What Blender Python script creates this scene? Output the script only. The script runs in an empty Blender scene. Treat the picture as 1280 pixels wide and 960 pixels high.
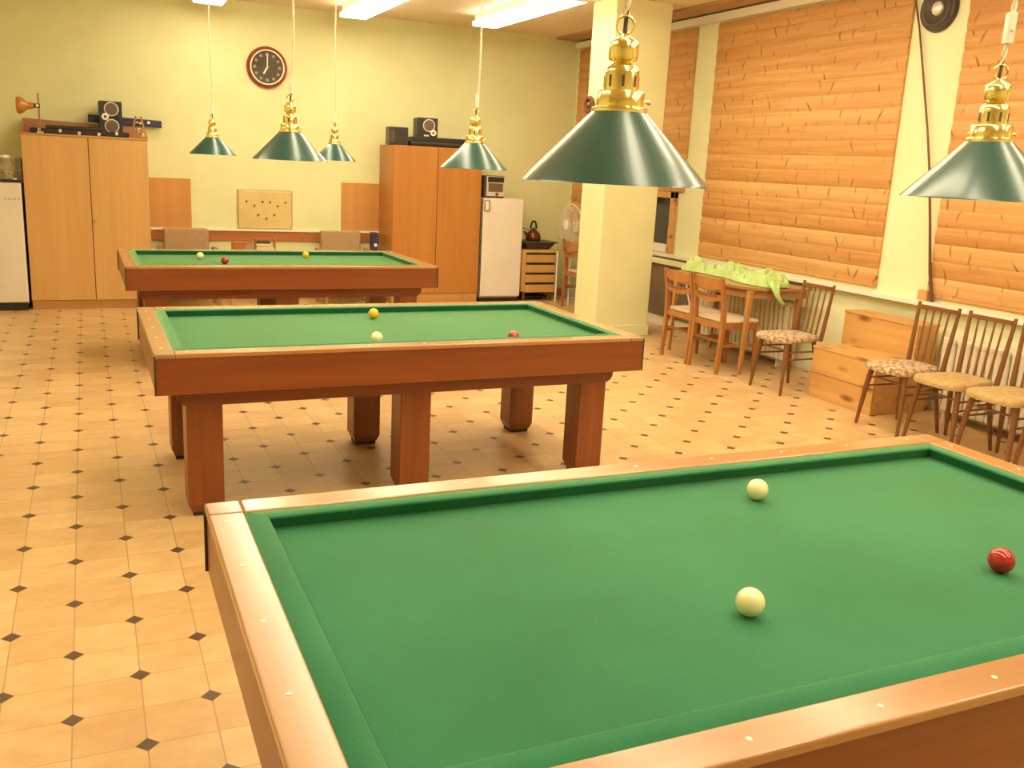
import bpy, bmesh, math, random
from mathutils import Vector, Matrix, noise
random.seed(7)
PI = math.pi
SC = bpy.context.scene
COL = SC.collection

# ------------------------------------------------------------------ helpers
class MB:
    """collects shapes, then links them as ONE mesh object"""
    def __init__(s): s.bm = bmesh.new(); s.wn = False
    def _xf(s, verts, M):
        if M is not None: bmesh.ops.transform(s.bm, matrix=M, verts=verts)
    def box(s, lo, hi, bev=0.0, seg=2, M=None):
        r = bmesh.ops.create_cube(s.bm, size=1)
        vs = r['verts']
        for v in vs:
            v.co = Vector([lo[i] + (v.co[i] + .5) * (hi[i] - lo[i]) for i in range(3)])
        if bev > 0:
            s.wn = True
            es = list({e for v in vs for e in v.link_edges})
            rr = bmesh.ops.bevel(s.bm, geom=es, offset=bev, segments=seg, profile=.5, affect='EDGES')
            vs = list({v for f in rr['faces'] for v in f.verts} | {v for v in vs if v.is_valid})
        s._xf(vs, M)
        return s
    def hexa(s, bot, top, bev=0.0):
        """8-corner solid: bot and top are 4 points each (ccw)"""
        vb = [s.bm.verts.new(p) for p in bot]; vt = [s.bm.verts.new(p) for p in top]
        fs = [s.bm.faces.new(vb[::-1]), s.bm.faces.new(vt)]
        for i in range(4):
            j = (i + 1) % 4
            fs.append(s.bm.faces.new((vb[i], vb[j], vt[j], vt[i])))
        if bev > 0:
            s.wn = True
            es = list({e for f in fs for e in f.edges})
            bmesh.ops.bevel(s.bm, geom=es, offset=bev, segments=2, profile=.5, affect='EDGES')
        return s
    def prism(s, poly, axis, a, b, M=None):
        """polygon of 2-D points extruded along axis from a to b"""
        def P(p, t):
            if axis == 'x': return (t, p[0], p[1])
            if axis == 'y': return (p[0], t, p[1])
            return (p[0], p[1], t)
        va = [s.bm.verts.new(P(p, a)) for p in poly]; vb = [s.bm.verts.new(P(p, b)) for p in poly]
        s.bm.faces.new(va[::-1]); s.bm.faces.new(vb)
        n = len(poly)
        for i in range(n):
            j = (i + 1) % n
            s.bm.faces.new((va[i], va[j], vb[j], vb[i]))
        s._xf(va + vb, M)
        return s
    def tube(s, pts, r, n=10, caps=True, closed=False):
        pts = [Vector(p) for p in pts]
        rs = r if isinstance(r, (list, tuple)) else [r] * len(pts)
        rings = []; N = len(pts); up = None
        for i, p in enumerate(pts):
            if closed: t = pts[(i + 1) % N] - pts[i - 1]
            else: t = pts[min(i + 1, N - 1)] - pts[max(i - 1, 0)]
            t.normalize()
            if up is None:
                up = Vector((0, 0, 1)) if abs(t.z) < .9 else Vector((1, 0, 0))
            u = up - t * up.dot(t)
            if u.length < 1e-5: u = t.orthogonal()
            u.normalize(); up = u; w = t.cross(u)
            rings.append([s.bm.verts.new(p + (u * math.cos(2 * PI * k / n) + w * math.sin(2 * PI * k / n)) * rs[i]) for k in range(n)])
        m = N if closed else N - 1
        for i in range(m):
            A, B = rings[i], rings[(i + 1) % N]
            for k in range(n):
                l = (k + 1) % n
                s.bm.faces.new((A[k], A[l], B[l], B[k]))
        if caps and not closed:
            s.bm.faces.new(rings[0][::-1]); s.bm.faces.new(rings[-1])
        return s
    def cyl(s, p0, p1, r0, r1=None, n=20):
        return s.tube([p0, p1], [r0, r0 if r1 is None else r1], n)
    def lathe(s, prof, n=40, M=None, closed=False):
        """profile of (radius, z) turned about z"""
        rings = []; allv = []
        for r, z in prof:
            if r < 1e-6:
                v = s.bm.verts.new((0, 0, z)); rings.append([v]); allv.append(v)
            else:
                R = [s.bm.verts.new((r * math.cos(2 * PI * k / n), r * math.sin(2 * PI * k / n), z)) for k in range(n)]
                rings.append(R); allv += R
        pr = list(zip(rings[:-1], rings[1:]))
        if closed: pr.append((rings[-1], rings[0]))
        for A, B in pr:
            if len(A) == 1 and len(B) == 1: continue
            for k in range(n):
                l = (k + 1) % n
                if len(A) == 1: s.bm.faces.new((A[0], B[k], B[l]))
                elif len(B) == 1: s.bm.faces.new((A[k], A[l], B[0]))
                else: s.bm.faces.new((A[k], A[l], B[l], B[k]))
        s._xf(allv, M)
        return s
    def sphere(s, c, r, u=32, v=20, M=None):
        rr = bmesh.ops.create_uvsphere(s.bm, u_segments=u, v_segments=v, radius=r)
        bmesh.ops.translate(s.bm, vec=Vector(c), verts=rr['verts'])
        s._xf(rr['verts'], M)
        return s
    def build(s, name, mat, parent=None, smooth=40, label=None):
        bmesh.ops.recalc_face_normals(s.bm, faces=s.bm.faces)
        me = bpy.data.meshes.new(name); s.bm.to_mesh(me); s.bm.free()
        for p in me.polygons: p.use_smooth = True
        me.set_sharp_from_angle(angle=math.radians(smooth))
        me.materials.append(mat)
        o = bpy.data.objects.new(name, me); COL.objects.link(o)
        if parent is not None: o.parent = parent
        if label: o['label'] = label
        if s.wn:
            w_ = o.modifiers.new('weighted_normals', 'WEIGHTED_NORMAL'); w_.keep_sharp = True; w_.weight = 100
        return o

def thing(name, label, cat, loc=(0, 0, 0), rz=0.0, group=None):
    o = bpy.data.objects.new(name, None); COL.objects.link(o)
    o.empty_display_size = .1
    o.location = loc; o.rotation_euler = (0, 0, rz)
    return tag(o, label, cat, group)
def tag(o, label, cat, group=None):
    o['label'] = label; o['category'] = cat
    if group: o['group'] = group
    return o
def struct(o, label=None):
    o['kind'] = 'structure'
    if label: o['label'] = label
    return o
KIDS = {}
def kids(o): return [c for c in COL.objects if c.parent == o]
def dup(src, loc, rz=None, label=None, mats=None):
    r = src.copy(); COL.objects.link(r); r.location = loc
    if rz is not None: r.rotation_euler = (0, 0, rz)
    if label: r['label'] = label
    for ch in kids(src):
        c = ch.copy(); COL.objects.link(c); c.parent = r
        for g in kids(ch):
            d = g.copy(); COL.objects.link(d); d.parent = c
    return r
def Tm(x, y, z): return Matrix.Translation((x, y, z))
def Rm(a, ax): return Matrix.Rotation(a, 4, ax)

# ------------------------------------------------------------------ materials
def srgb(r, g, b):
    f = lambda c: (c / 255 / 12.92) if c / 255 <= .04045 else ((c / 255 + .055) / 1.055) ** 2.4
    return (f(r), f(g), f(b), 1)
def mat(name, col, rough=.5, metal=0.0, coat=0.0, spec=.5, sheen=0.0):
    m = bpy.data.materials.new(name); m.use_nodes = True
    b = m.node_tree.nodes['Principled BSDF']
    b.inputs['Base Color'].default_value = col if len(col) == 4 else (*col, 1)
    b.inputs['Roughness'].default_value = rough
    b.inputs['Metallic'].default_value = metal
    b.inputs['Coat Weight'].default_value = coat
    b.inputs['Coat Roughness'].default_value = .17 if coat > .65 else .12
    b.inputs['Specular IOR Level'].default_value = spec
    b.inputs['Sheen Weight'].default_value = sheen
    return m
def nd(m, t, **kw):
    n = m.node_tree.nodes.new(t)
    for k, v in kw.items(): setattr(n, k, v)
    return n
def lk(m, a, b): m.node_tree.links.new(a, b)
def ramp(m, fac, stops):
    n = nd(m, 'ShaderNodeValToRGB'); e = n.color_ramp.elements
    while len(e) < len(stops): e.new(.5)
    for i, (p, c) in enumerate(stops): e[i].position = p; e[i].color = c
    lk(m, fac, n.inputs[0]); return n.outputs[0]
def coords(m, scale=(1, 1, 1), loc=(0, 0, 0)):
    tc = nd(m, 'ShaderNodeTexCoord'); mp = nd(m, 'ShaderNodeMapping')
    mp.inputs['Scale'].default_value = scale; mp.inputs['Location'].default_value = loc
    lk(m, tc.outputs['Object'], mp.inputs[0]); return mp.outputs[0]
def noise_n(m, vec, scale, detail=4, rough=.5, dist=0.0):
    n = nd(m, 'ShaderNodeTexNoise'); n.inputs['Scale'].default_value = scale
    n.inputs['Detail'].default_value = detail; n.inputs['Roughness'].default_value = rough
    n.inputs['Distortion'].default_value = dist
    lk(m, vec, n.inputs['Vector']); return n.outputs['Fac']
def bump(m, h, strength=.2, dist=.01):
    b = nd(m, 'ShaderNodeBump'); b.inputs['Strength'].default_value = strength; b.inputs['Distance'].default_value = dist
    lk(m, h, b.inputs['Height']); lk(m, b.outputs[0], m.node_tree.nodes['Principled BSDF'].inputs['Normal'])
def wood(name, c1, c2, axis='x', rough=.4, coat=0.0, grain=1.0, spec=.5):
    m = mat(name, c1, rough, coat=coat, spec=spec)
    a, c = 1.2 * grain, 26 * grain
    s = {'x': (a, c, c), 'y': (c, a, c), 'z': (c, c, a)}[axis]
    v = coords(m, s)
    f = noise_n(m, v, 1.0, 5, .6, .4)
    s2 = tuple(q * .25 for q in s)
    f2 = noise_n(m, coords(m, s2, (3, 1, 7)), 1.0, 2)
    mx = nd(m, 'ShaderNodeMath', operation='ADD'); lk(m, f, mx.inputs[0]); lk(m, f2, mx.inputs[1])
    ml = nd(m, 'ShaderNodeMath', operation='MULTIPLY'); lk(m, mx.outputs[0], ml.inputs[0]); ml.inputs[1].default_value = .5
    lk(m, ramp(m, ml.outputs[0], [(.36, c2), (.62, c1)]), m.node_tree.nodes['Principled BSDF'].inputs['Base Color'])
    return m
def mottled(name, c1, c2, scale, rough=.8, lo=.4, hi=.6, bstr=0, sheen=0):
    m = mat(name, c1, rough, sheen=sheen)
    f = noise_n(m, coords(m), scale, 5, .6)
    lk(m, ramp(m, f, [(lo, c2), (hi, c1)]), m.node_tree.nodes['Principled BSDF'].inputs['Base Color'])
    if bstr: bump(m, f, bstr, .004)
    return m

M = {}
M['wall'] = mottled('wall_paint', (.775, .785, .47, 1), (.735, .74, .43, 1), 2.0, .75)
M['wall_pale'] = mottled('pale_wall_paint', (.82, .83, .55, 1), (.78, .79, .50, 1), 2.0, .7)
M['ceiling'] = mottled('ceiling_paint', (.84, .72, .57, 1), (.81, .69, .54, 1), 1.5, .8)
M['white_trim'] = mat('white_gloss_paint', (.86, .83, .72), .35)
M['beam_wood'] = wood('brown_board', (.50, .30, .14, 1), (.42, .24, .10, 1), 'y', .5)
M['table_apron'] = wood('reddish_veneer', (.25, .064, .013, 1), (.18, .041, .008, 1), 'x', .38, .25)
M['table_apron_y'] = wood('reddish_veneer_end', (.25, .064, .013, 1), (.18, .041, .008, 1), 'y', .38, .25)
M['table_leg'] = wood('reddish_veneer_leg', (.265, .072, .015, 1), (.185, .045, .009, 1), 'z', .4, .2)
M['rail_x'] = wood('rail_wood_x', (.47, .235, .085, 1), (.37, .17, .055, 1), 'x', .28, .8)
M['rail_y'] = wood('rail_wood_y', (.47, .235, .085, 1), (.37, .17, .055, 1), 'y', .28, .8)
M['rail_cap'] = wood('rail_corner_wood', (.38, .215, .11, 1), (.30, .16, .075, 1), 'x', .30, .7)
M['dark_rubber'] = mat('dark_rubber', (.02, .016, .012), .6)
M['dark_edge'] = mat('dark_metal_edge', (.05, .035, .02), .4)
M['sight'] = mat('ivory_sight', (.9, .86, .72), .3)

def cloth_mat():
    m = mat('green_baize', (.03, .25, .085), .74, spec=.36, sheen=1.0)
    b = m.node_tree.nodes['Principled BSDF']
    b.inputs['Sheen Roughness'].default_value = .32
    b.inputs['Sheen Tint'].default_value = (.55, 1, .5, 1)
    f = noise_n(m, coords(m), 260, 3, .7); g = noise_n(m, coords(m), 3.2, 4, .55)
    a = nd(m, 'ShaderNodeMath', operation='ADD'); lk(m, f, a.inputs[0]); lk(m, g, a.inputs[1])
    q = nd(m, 'ShaderNodeMath', operation='MULTIPLY'); lk(m, a.outputs[0], q.inputs[0]); q.inputs[1].default_value = .5
    lk(m, ramp(m, q.outputs[0], [(.35, (.008, .135, .058, 1)), (.65, (.018, .195, .090, 1))]), b.inputs['Base Color'])
    bump(m, f, .15, .001)
    return m
M['baize'] = cloth_mat()

def floor_mat():
    m = mat('octagon_dot_tiles', (.66, .46, .24), .33, spec=.5)
    b = m.node_tree.nodes['Principled BSDF']
    tc = nd(m, 'ShaderNodeTexCoord'); sp = nd(m, 'ShaderNodeSeparateXYZ'); lk(m, tc.outputs['Object'], sp.inputs[0])
    def mth(op, a, bb=None, c=None):
        n = nd(m, 'ShaderNodeMath', operation=op)
        for i, q in enumerate((a, bb, c)):
            if q is None: continue
            if isinstance(q, (int, float)): n.inputs[i].default_value = q
            else: lk(m, q, n.inputs[i])
        return n.outputs[0]
    S = .2
    gx = mth('DIVIDE', mth('SUBTRACT', sp.outputs[0], .080), S)
    gy = mth('DIVIDE', mth('SUBTRACT', sp.outputs[1], 2.770), S)
    rx = mth('ROUND', gx); ry = mth('ROUND', gy)
    dx = mth('ABSOLUTE', mth('SUBTRACT', gx, rx)); dy = mth('ABSOLUTE', mth('SUBTRACT', gy, ry))
    # a dot sits on those crossings where column + row is odd on the measured grid
    par = mth('FLOORED_MODULO', mth('ADD', rx, ry), 2.0)
    isdot = mth('COMPARE', par, 1.0, .4)
    dia = mth('LESS_THAN', mth('ADD', dx, dy), .168)
    dot = mth('MULTIPLY', isdot, dia)
    lx = mth('LESS_THAN', dx, .010); ly = mth('LESS_THAN', dy, .007)
    line = mth('MAXIMUM', lx, ly)
    # tile tone
    cx = mth('FLOOR', gx); cy = mth('FLOOR', gy)
    cmb = nd(m, 'ShaderNodeCombineXYZ'); lk(m, cx, cmb.inputs[0]); lk(m, cy, cmb.inputs[1])
    wn = nd(m, 'ShaderNodeTexWhiteNoise'); lk(m, cmb.outputs[0], wn.inputs['Vector'])
    n1 = noise_n(m, coords(m, (1, 1.6, 1)), 7, 5, .6)
    tone = mth('ADD', mth('MULTIPLY', n1, .75), mth('MULTIPLY', wn.outputs['Value'], .25))
    tile = ramp(m, tone, [(.3, (.56, .345, .150, 1)), (.68, (.70, .49, .245, 1))])
    mx = nd(m, 'ShaderNodeMix', data_type='RGBA'); lk(m, line, mx.inputs[0]); lk(m, tile, mx.inputs[6]); mx.inputs[7].default_value = (.40, .26, .12, 1)
    mx2 = nd(m, 'ShaderNodeMix', data_type='RGBA'); lk(m, dot, mx2.inputs[0]); lk(m, mx.outputs[2], mx2.inputs[6]); mx2.inputs[7].default_value = (.105, .06, .032, 1)
    lk(m, mx2.outputs[2], b.inputs['Base Color'])
    rr = ramp(m, n1, [(.3, (.30, .30, .30, 1)), (.7, (.42, .42, .42, 1))]); lk(m, rr, b.inputs['Roughness'])
    return m
M['floor'] = floor_mat()

def siding_mat():
    m = mat('pine_log_siding', (.66, .36, .14), .5, spec=.35)
    b = m.node_tree.nodes['Principled BSDF']
    def mth(op, a, bb=None, c=None):
        n = nd(m, 'ShaderNodeMath', operation=op)
        for i, q in enumerate((a, bb, c)):
            if q is None: continue
            if isinstance(q, (int, float)): n.inputs[i].default_value = q
            else: lk(m, q, n.inputs[i])
        return n.outputs[0]
    tc = nd(m, 'ShaderNodeTexCoord'); sp = nd(m, 'ShaderNodeSeparateXYZ'); lk(m, tc.outputs['Object'], sp.inputs[0])
    y, z = sp.outputs[1], sp.outputs[2]
    row = mth('FLOOR', mth('DIVIDE', mth('SUBTRACT', z, 3.20), PITCH))
    wn = nd(m, 'ShaderNodeTexWhiteNoise', noise_dimensions='1D'); lk(m, row, wn.inputs['W'])
    # plank tone + long grain
    cg = nd(m, 'ShaderNodeCombineXYZ'); lk(m, mth('MULTIPLY', wn.outputs['Value'], 37.0), cg.inputs[0]); lk(m, mth('MULTIPLY', y, .9), cg.inputs[1]); lk(m, mth('MULTIPLY', z, 20.0), cg.inputs[2])
    g = noise_n(m, cg.outputs[0], 1.3, 5, .6, .6)
    tone = mth('ADD', mth('MULTIPLY', g, .72), mth('MULTIPLY', wn.outputs['Value'], .28))
    base = ramp(m, tone, [(.28, (.50, .235, .070, 1)), (.50, (.62, .325, .115, 1)), (.70, (.70, .42, .175, 1))])
    # knots: short dark upright strokes, some bowed, as where branches leave a young trunk
    S = 4.0
    cv = nd(m, 'ShaderNodeCombineXYZ'); lk(m, mth('ADD', mth('MULTIPLY', y, S), mth('MULTIPLY', wn.outputs['Value'], 9.0)), cv.inputs[0]); lk(m, mth('DIVIDE', mth('SUBTRACT', z, 3.20), PITCH), cv.inputs[1])
    vo = nd(m, 'ShaderNodeTexVoronoi', voronoi_dimensions='2D'); vo.inputs['Scale'].default_value = 1.0; lk(m, cv.outputs[0], vo.inputs['Vector'])
    df = nd(m, 'ShaderNodeVectorMath', operation='SUBTRACT'); lk(m, cv.outputs[0], df.inputs[0]); lk(m, vo.outputs['Position'], df.inputs[1])
    dsep = nd(m, 'ShaderNodeSeparateXYZ'); lk(m, df.outputs[0], dsep.inputs[0])
    csep = nd(m, 'ShaderNodeSeparateColor'); lk(m, vo.outputs['Color'], csep.inputs[0])
    dy = mth('DIVIDE', dsep.outputs[0], S); dz = mth('MULTIPLY', dsep.outputs[1], PITCH)
    tilt = mth('MULTIPLY', mth('SUBTRACT', csep.outputs[0], .5), 1.3)
    bow = mth('MULTIPLY', mth('SUBTRACT', csep.outputs[1], .5), 14.0)
    dy2 = mth('ADD', mth('ADD', dy, mth('MULTIPLY', dz, tilt)), mth('MULTIPLY', mth('MULTIPLY', dz, dz), bow))
    e = mth('SQRT', mth('ADD', mth('POWER', mth('ABSOLUTE', mth('DIVIDE', dy2, .0130)), 2.0), mth('POWER', mth('ABSOLUTE', mth('DIVIDE', dz, .064)), 2.0)))
    k = ramp(m, e, [(.45, (1, 1, 1, 1)), (1.0, (0, 0, 0, 1))])
    kk = mth('MULTIPLY', k, mth('ADD', mth('MULTIPLY', csep.outputs[2], .80), .05))
    mx = nd(m, 'ShaderNodeMix', data_type='RGBA'); lk(m, kk, mx.inputs[0]); lk(m, base, mx.inputs[6]); mx.inputs[7].default_value = (.20, .075, .022, 1)
    lk(m, mx.outputs[2], b.inputs['Base Color'])
    return m
PITCH = .129
def pine_mat(name, axis, c1, c2, knot, rough=.45):
    m = mat(name, c1, rough)
    b = m.node_tree.nodes['Principled BSDF']
    s = {'x': (.5, 9, 9), 'y': (9, .5, 9), 'z': (9, 9, .5)}[axis]
    f = noise_n(m, coords(m, s), 1.6, 5, .6, .3)
    base = ramp(m, f, [(.33, c2), (.66, c1)])
    ks = {'x': (3.2, 9, 9), 'y': (9, 3.2, 9), 'z': (9, 9, 3.2)}[axis]
    vo = nd(m, 'ShaderNodeTexVoronoi'); vo.inputs['Scale'].default_value = 1.0; lk(m, coords(m, ks), vo.inputs['Vector'])
    k = ramp(m, vo.outputs['Distance'], [(.10, (1, 1, 1, 1)), (.30, (0, 0, 0, 1))])
    mx = nd(m, 'ShaderNodeMix', data_type='RGBA'); lk(m, k, mx.inputs[0]); lk(m, base, mx.inputs[6]); mx.inputs[7].default_value = knot
    lk(m, mx.outputs[2], b.inputs['Base Color'])
    return m
M['siding'] = siding_mat()
M['pine_box'] = pine_mat('pine_box_boards', 'y', (.68, .40, .14, 1), (.58, .31, .10, 1), (.25, .10, .03, 1), .45)
M['cab_light'] = wood('light_oak_veneer', (.68, .41, .15, 1), (.61, .345, .115, 1), 'z', .45, 0, .9)
M['cab_brown'] = wood('topper_brown', (.42, .21, .10, 1), (.36, .17, .075, 1), 'x', .5)
M['cab_orange'] = wood('orange_veneer', (.52, .225, .05, 1), (.42, .165, .032, 1), 'z', .42, .1, .6)
M['cab_plinth'] = wood('plinth_wood', (.54, .29, .10, 1), (.46, .23, .07, 1), 'x', .5)
M['board_orange'] = wood('orange_plywood', (.62, .31, .09, 1), (.54, .25, .065, 1), 'z', .5, 0, .5)
M['bumper_wood'] = wood('bumper_board', (.46, .17, .045, 1), (.37, .12, .028, 1), 'x', .45)
M['gap'] = mat('dark_gap', (.05, .025, .01), .8)
M['fridge'] = mottled('fridge_enamel', (.80, .75, .68, 1), (.77, .72, .65, 1), 3, .3)
M['black'] = mat('black_plastic', (.018, .016, .015), .4)
M['black_soft'] = mottled('black_leatherette', (.028, .022, .022, 1), (.018, .014, .014, 1), 30, .55)
M['darkgrey'] = mat('dark_grey_plastic', (.07, .055, .045), .45)
M['grille'] = mottled('speaker_grille', (.20, .13, .09, 1), (.10, .065, .045, 1), 160, .6)
M['silver'] = mat('silver_plastic', (.72, .68, .62), .3, .3)
M['metal'] = mat('brushed_metal', (.62, .58, .52), .3, 1.0)
M['white_plastic'] = mat('white_plastic', (.85, .81, .74), .4)
M['blue_case'] = mat('dark_blue_plastic', (.035, .032, .11), .4)
M['red'] = mat('red_enamel', (.35, .03, .015), .25, coat=.5)
M['brass'] = mat('polished_brass', (.90, .76, .33), .17, 1.0)
M['shade'] = mat('green_enamel', (.004, .078, .072), .30, coat=.8, spec=.6)
M['shade'].node_tree.nodes['Principled BSDF'].inputs['Coat Roughness'].default_value = .20
M['shade_in'] = mat('white_enamel', (.82, .8, .72), .4)
M['cord'] = mat('cream_cord', (.82, .74, .58), .5)
M['cord_dark'] = mat('dark_cord', (.10, .06, .035), .5)
M['ball_white'] = mat('ivory_ball', (.88, .84, .50), .12, coat=.6)
M['ball_yellow'] = mat('yellow_ball', (.86, .56, .012), .12, coat=.6)
M['ball_red'] = mat('red_ball', (.42, .012, .016), .12, coat=.6)
M['clock_red'] = mat('clock_red_rim', (.26, .035, .012), .25, coat=.5)
M['clock_face'] = mottled('clock_face', (.075, .048, .028, 1), (.055, .034, .02, 1), 6, .4)
M['clock_ring'] = mat('clock_bezel', (.88, .80, .68), .25, .2)
M['clock_mark'] = mat('clock_marks', (.30, .24, .15), .5)
M['notice'] = mottled('cream_board', (.70, .56, .26, 1), (.65, .51, .22, 1), 4, .7)
M['notice_edge'] = mat('cream_board_edge', (.60, .47, .22), .6)
M['pin'] = mat('dark_pins', (.13, .09, .03), .5)
M['uphol'] = mottled('taupe_upholstery', (.42, .28, .15, 1), (.37, .24, .125, 1), 60, .9, bstr=.2)
M['chair_wood'] = wood('chair_orange_wood', (.44, .195, .06, 1), (.34, .135, .035, 1), 'z', .4, .15)
M['chair_dark'] = wood('chair_brown_wood', (.235, .095, .032, 1), (.16, .058, .018, 1), 'z', .38, .2)
M['beige'] = mottled('beige_seat_cloth', (.74, .60, .44, 1), (.66, .52, .36, 1), 40, .9, bstr=.2)
M['tan_seat'] = mottled('tan_seat_cloth', (.52, .37, .17, 1), (.44, .30, .125, 1), 26, .9, bstr=.2)
M['floral'] = mottled('floral_seat_cloth', (.62, .48, .33, 1), (.28, .165, .08, 1), 34, .9, .42, .56, .2)
M['half_table'] = wood('half_table_wood', (.42, .21, .075, 1), (.34, .155, .05, 1), 'y', .35, .2)
M['half_leg'] = wood('half_table_leg', (.50, .255, .075, 1), (.43, .20, .05, 1), 'z', .4, .1)
M['lime'] = mottled('lime_cloth', (.50, .66, .26, 1), (.44, .60, .21, 1), 12, .9, sheen=.2)
M['radiator'] = mottled('radiator_enamel', (.82, .75, .58, 1), (.76, .69, .52, 1), 8, .4)
M['niche'] = mottled('grey_brown_board', (.20, .15, .095, 1), (.16, .12, .075, 1), 5, .7)
M['glass_dark'] = mat('dark_window_glass', (.016, .028, .020), .08, spec=.7)
M['pole_wood'] = wood('dark_pole_wood', (.16, .055, .025, 1), (.11, .035, .016, 1), 'z', .4, .2)
M['rubber_rings'] = mottled('black_speaker_cone', (.075, .055, .04, 1), (.05, .036, .026, 1), 14, .5)
M['amber'] = mat('amber_lamp', (.50, .20, .025), .35, coat=.3)
M['kettle'] = mat('brown_kettle', (.16, .06, .025), .18, .5)
M['fan_white'] = mat('fan_plastic', (.78, .70, .56), .4)
def clearish(name, col, a):
    m = mat(name, col, .15); m.node_tree.nodes['Principled BSDF'].inputs['Alpha'].default_value = a
    return m
M['fan_blade'] = clearish('translucent_blade', (.80, .72, .60), .8)
def glass(name, col, rough=.05):
    m = mat(name, col, rough); b = m.node_tree.nodes['Principled BSDF']
    b.inputs['Transmission Weight'].default_value = .85; b.inputs['IOR'].default_value = 1.2
    return m
M['jar_glass'] = clearish('jar_glass', (.50, .42, .32), .22)
M['tank_grey'] = mottled('smoky_plastic', (.32, .24, .17, 1), (.26, .19, .13, 1), 9, .3)
M['pickles'] = mottled('jar_contents', (.60, .50, .06, 1), (.16, .10, .02, 1), 34, .5, .42, .58)
def emis(name, col, s):
    m = bpy.data.materials.new(name); m.use_nodes = True
    b = m.node_tree.nodes['Principled BSDF']
    b.inputs['Base Color'].default_value = (.8, .8, .8, 1)
    b.inputs['Emission Color'].default_value = col; b.inputs['Emission Strength'].default_value = s
    return m
LIGHT = (1.0, .86, .58, 1)
M['tube'] = emis('fluorescent_diffuser', LIGHT, 9.5)
M['luminaire'] = mat('luminaire_white', (.85, .82, .74), .4)

# ------------------------------------------------------------------ room shell
X0, X1, Y0, Y1, ZC = -2.6, 5.95, -2.2, 11.30, 3.33
struct(MB().box((X0 - .1, Y0 - .1, -.1), (X1 + .1, Y1 + .1, 0)).build('floor', M['floor']), 'sandy tiled floor with small dark diamond insets')
struct(MB().box((X0 - .1, Y0 - .1, ZC), (X1 + .1, Y1 + .1, ZC + .1)).build('ceiling', M['ceiling']), 'pale beige ceiling with fluorescent lights')
struct(MB().box((X0 - .1, Y1, 0), (X1 + .1, Y1 + .1, ZC)).build('wall_back', M['wall']), 'yellow far wall with the clock')
struct(MB().box((X1, Y0, 0), (X1 + .1, Y1, ZC)).build('wall_right', M['wall_pale']), 'pale yellow right wall carrying the wood cladding')
struct(MB().box((X0 - .1, Y0, 0), (X0, Y1, ZC)).build('wall_left', M['wall']))
struct(MB().box((X0 - .1, Y0 - .1, 0), (X1 + .1, Y0, ZC)).build('wall_front', M['wall']))

# log-profile pine cladding: one panel per bay, bulging planks with grooves between
def siding(name, y0, y1, z0, z1, label):
    pitch = PITCH
    pts = [(X1 - .001, z1)]
    k = 0; z = z1
    while z > z0 + .001:
        h = min(pitch, z - z0)
        for i in range(13):
            t = .5 - .5 * math.cos(PI * i / 12)
            pts.append((X1 - .010 - .015 * math.sin(PI * min(max(t, .012), .988)) ** .36, z - h * t))
        z -= h
        if z > z0 + .001: pts += [(X1 - .003, z + .0015), (X1 - .003, z - .0015)]
    pts.append((X1 - .001, z0))
    m = MB()
    m.prism(pts, 'y', y0, y1)
    o = m.build(name, M['siding'], smooth=50)
    return struct(o, label)
siding('trim_1', 1.2, 5.21, .85, 3.20, 'pine log cladding at the right, behind the right-hand lamp')
siding('trim_2', 5.74, 8.25, .85, 3.20, 'large pine log cladding panel in the middle of the right wall')
# the far bay: cladding above the window and on to the corner
siding('trim_3', 8.63, 9.30, 1.50, 3.20, 'narrow pine cladding above the small dark window')
siding('trim_4', 9.30, 11.22, .85, 3.20, 'pine cladding beside the far right corner')
struct(MB().box((5.86, 1.2, .785), (5.95, 11.25, .825), .006).build('trim_5', M['white_trim']), 'white window sill along the right wall')
struct(MB().box((5.88, 1.2, 3.21), (5.95, 11.28, 3.29), .008).build('trim_6', M['white_trim']), 'white moulding along the top of the cladding')
struct(MB().box((5.60, 1.2, 3.305), (5.95, 11.28, 3.33), .004).build('trim_7', M['beam_wood']), 'brown ceiling board along the right wall')
struct(MB().box((5.925, 1.2, 0), (5.95, 11.28, .11), .004).build('baseboard_right', M['white_trim']))
struct(MB().box((-2.6, 11.28, 0), (5.92, 11.30, .09), .004).build('baseboard_back', M['cab_plinth']))
# dark recess board under the sill beyond the half-round table
struct(MB().box((5.90, 7.98, .12), (5.948, 9.7, .70), .003).build('trim_8', M['niche']), 'dark grey-brown board under the sill behind the pillar')
struct(MB().box((5.86, 7.98, .70), (5.948, 9.7, .76), .004).build('trim_9', M['wall_pale']))
# small dark window in its wooden frame
w = thing('window_1', 'small dark window with wooden frame behind the pillar', 'window')
del w['category']; struct(w)
f = MB(); zt, zb, ya, yb = 1.50, .83, 8.74, 9.28
f.box((5.90, ya, zb), (5.95, ya + .08, zt), .004); f.box((5.90, yb - .08, zb), (5.95, yb, zt), .004)
f.box((5.90, ya, zt - .07), (5.95, yb, zt), .004)
f.build('window_frame', M['pine_box'], w)
MB().box((5.89, ya + .08, zb), (5.95, yb - .08, zb + .09), .004).build('bottom_rail', M['white_trim'], w)
MB().box((5.925, ya + .08, zb + .09), (5.945, yb - .08, zt - .07)).build('pane', M['glass_dark'], w)

# pillar with base moulding
pl = thing('pillar', 'square pale yellow pillar behind the biggest lamp', 'pillar')
del pl['category']; struct(pl)
MB().box((4.735, 8.27, 0), (5.375, 8.74, ZC), .012, 3).build('shaft', M['wall'], pl)
MB().box((4.722, 8.257, 0), (5.388, 8.753, .12), .008).build('base_moulding', M['wall'], pl)

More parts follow.
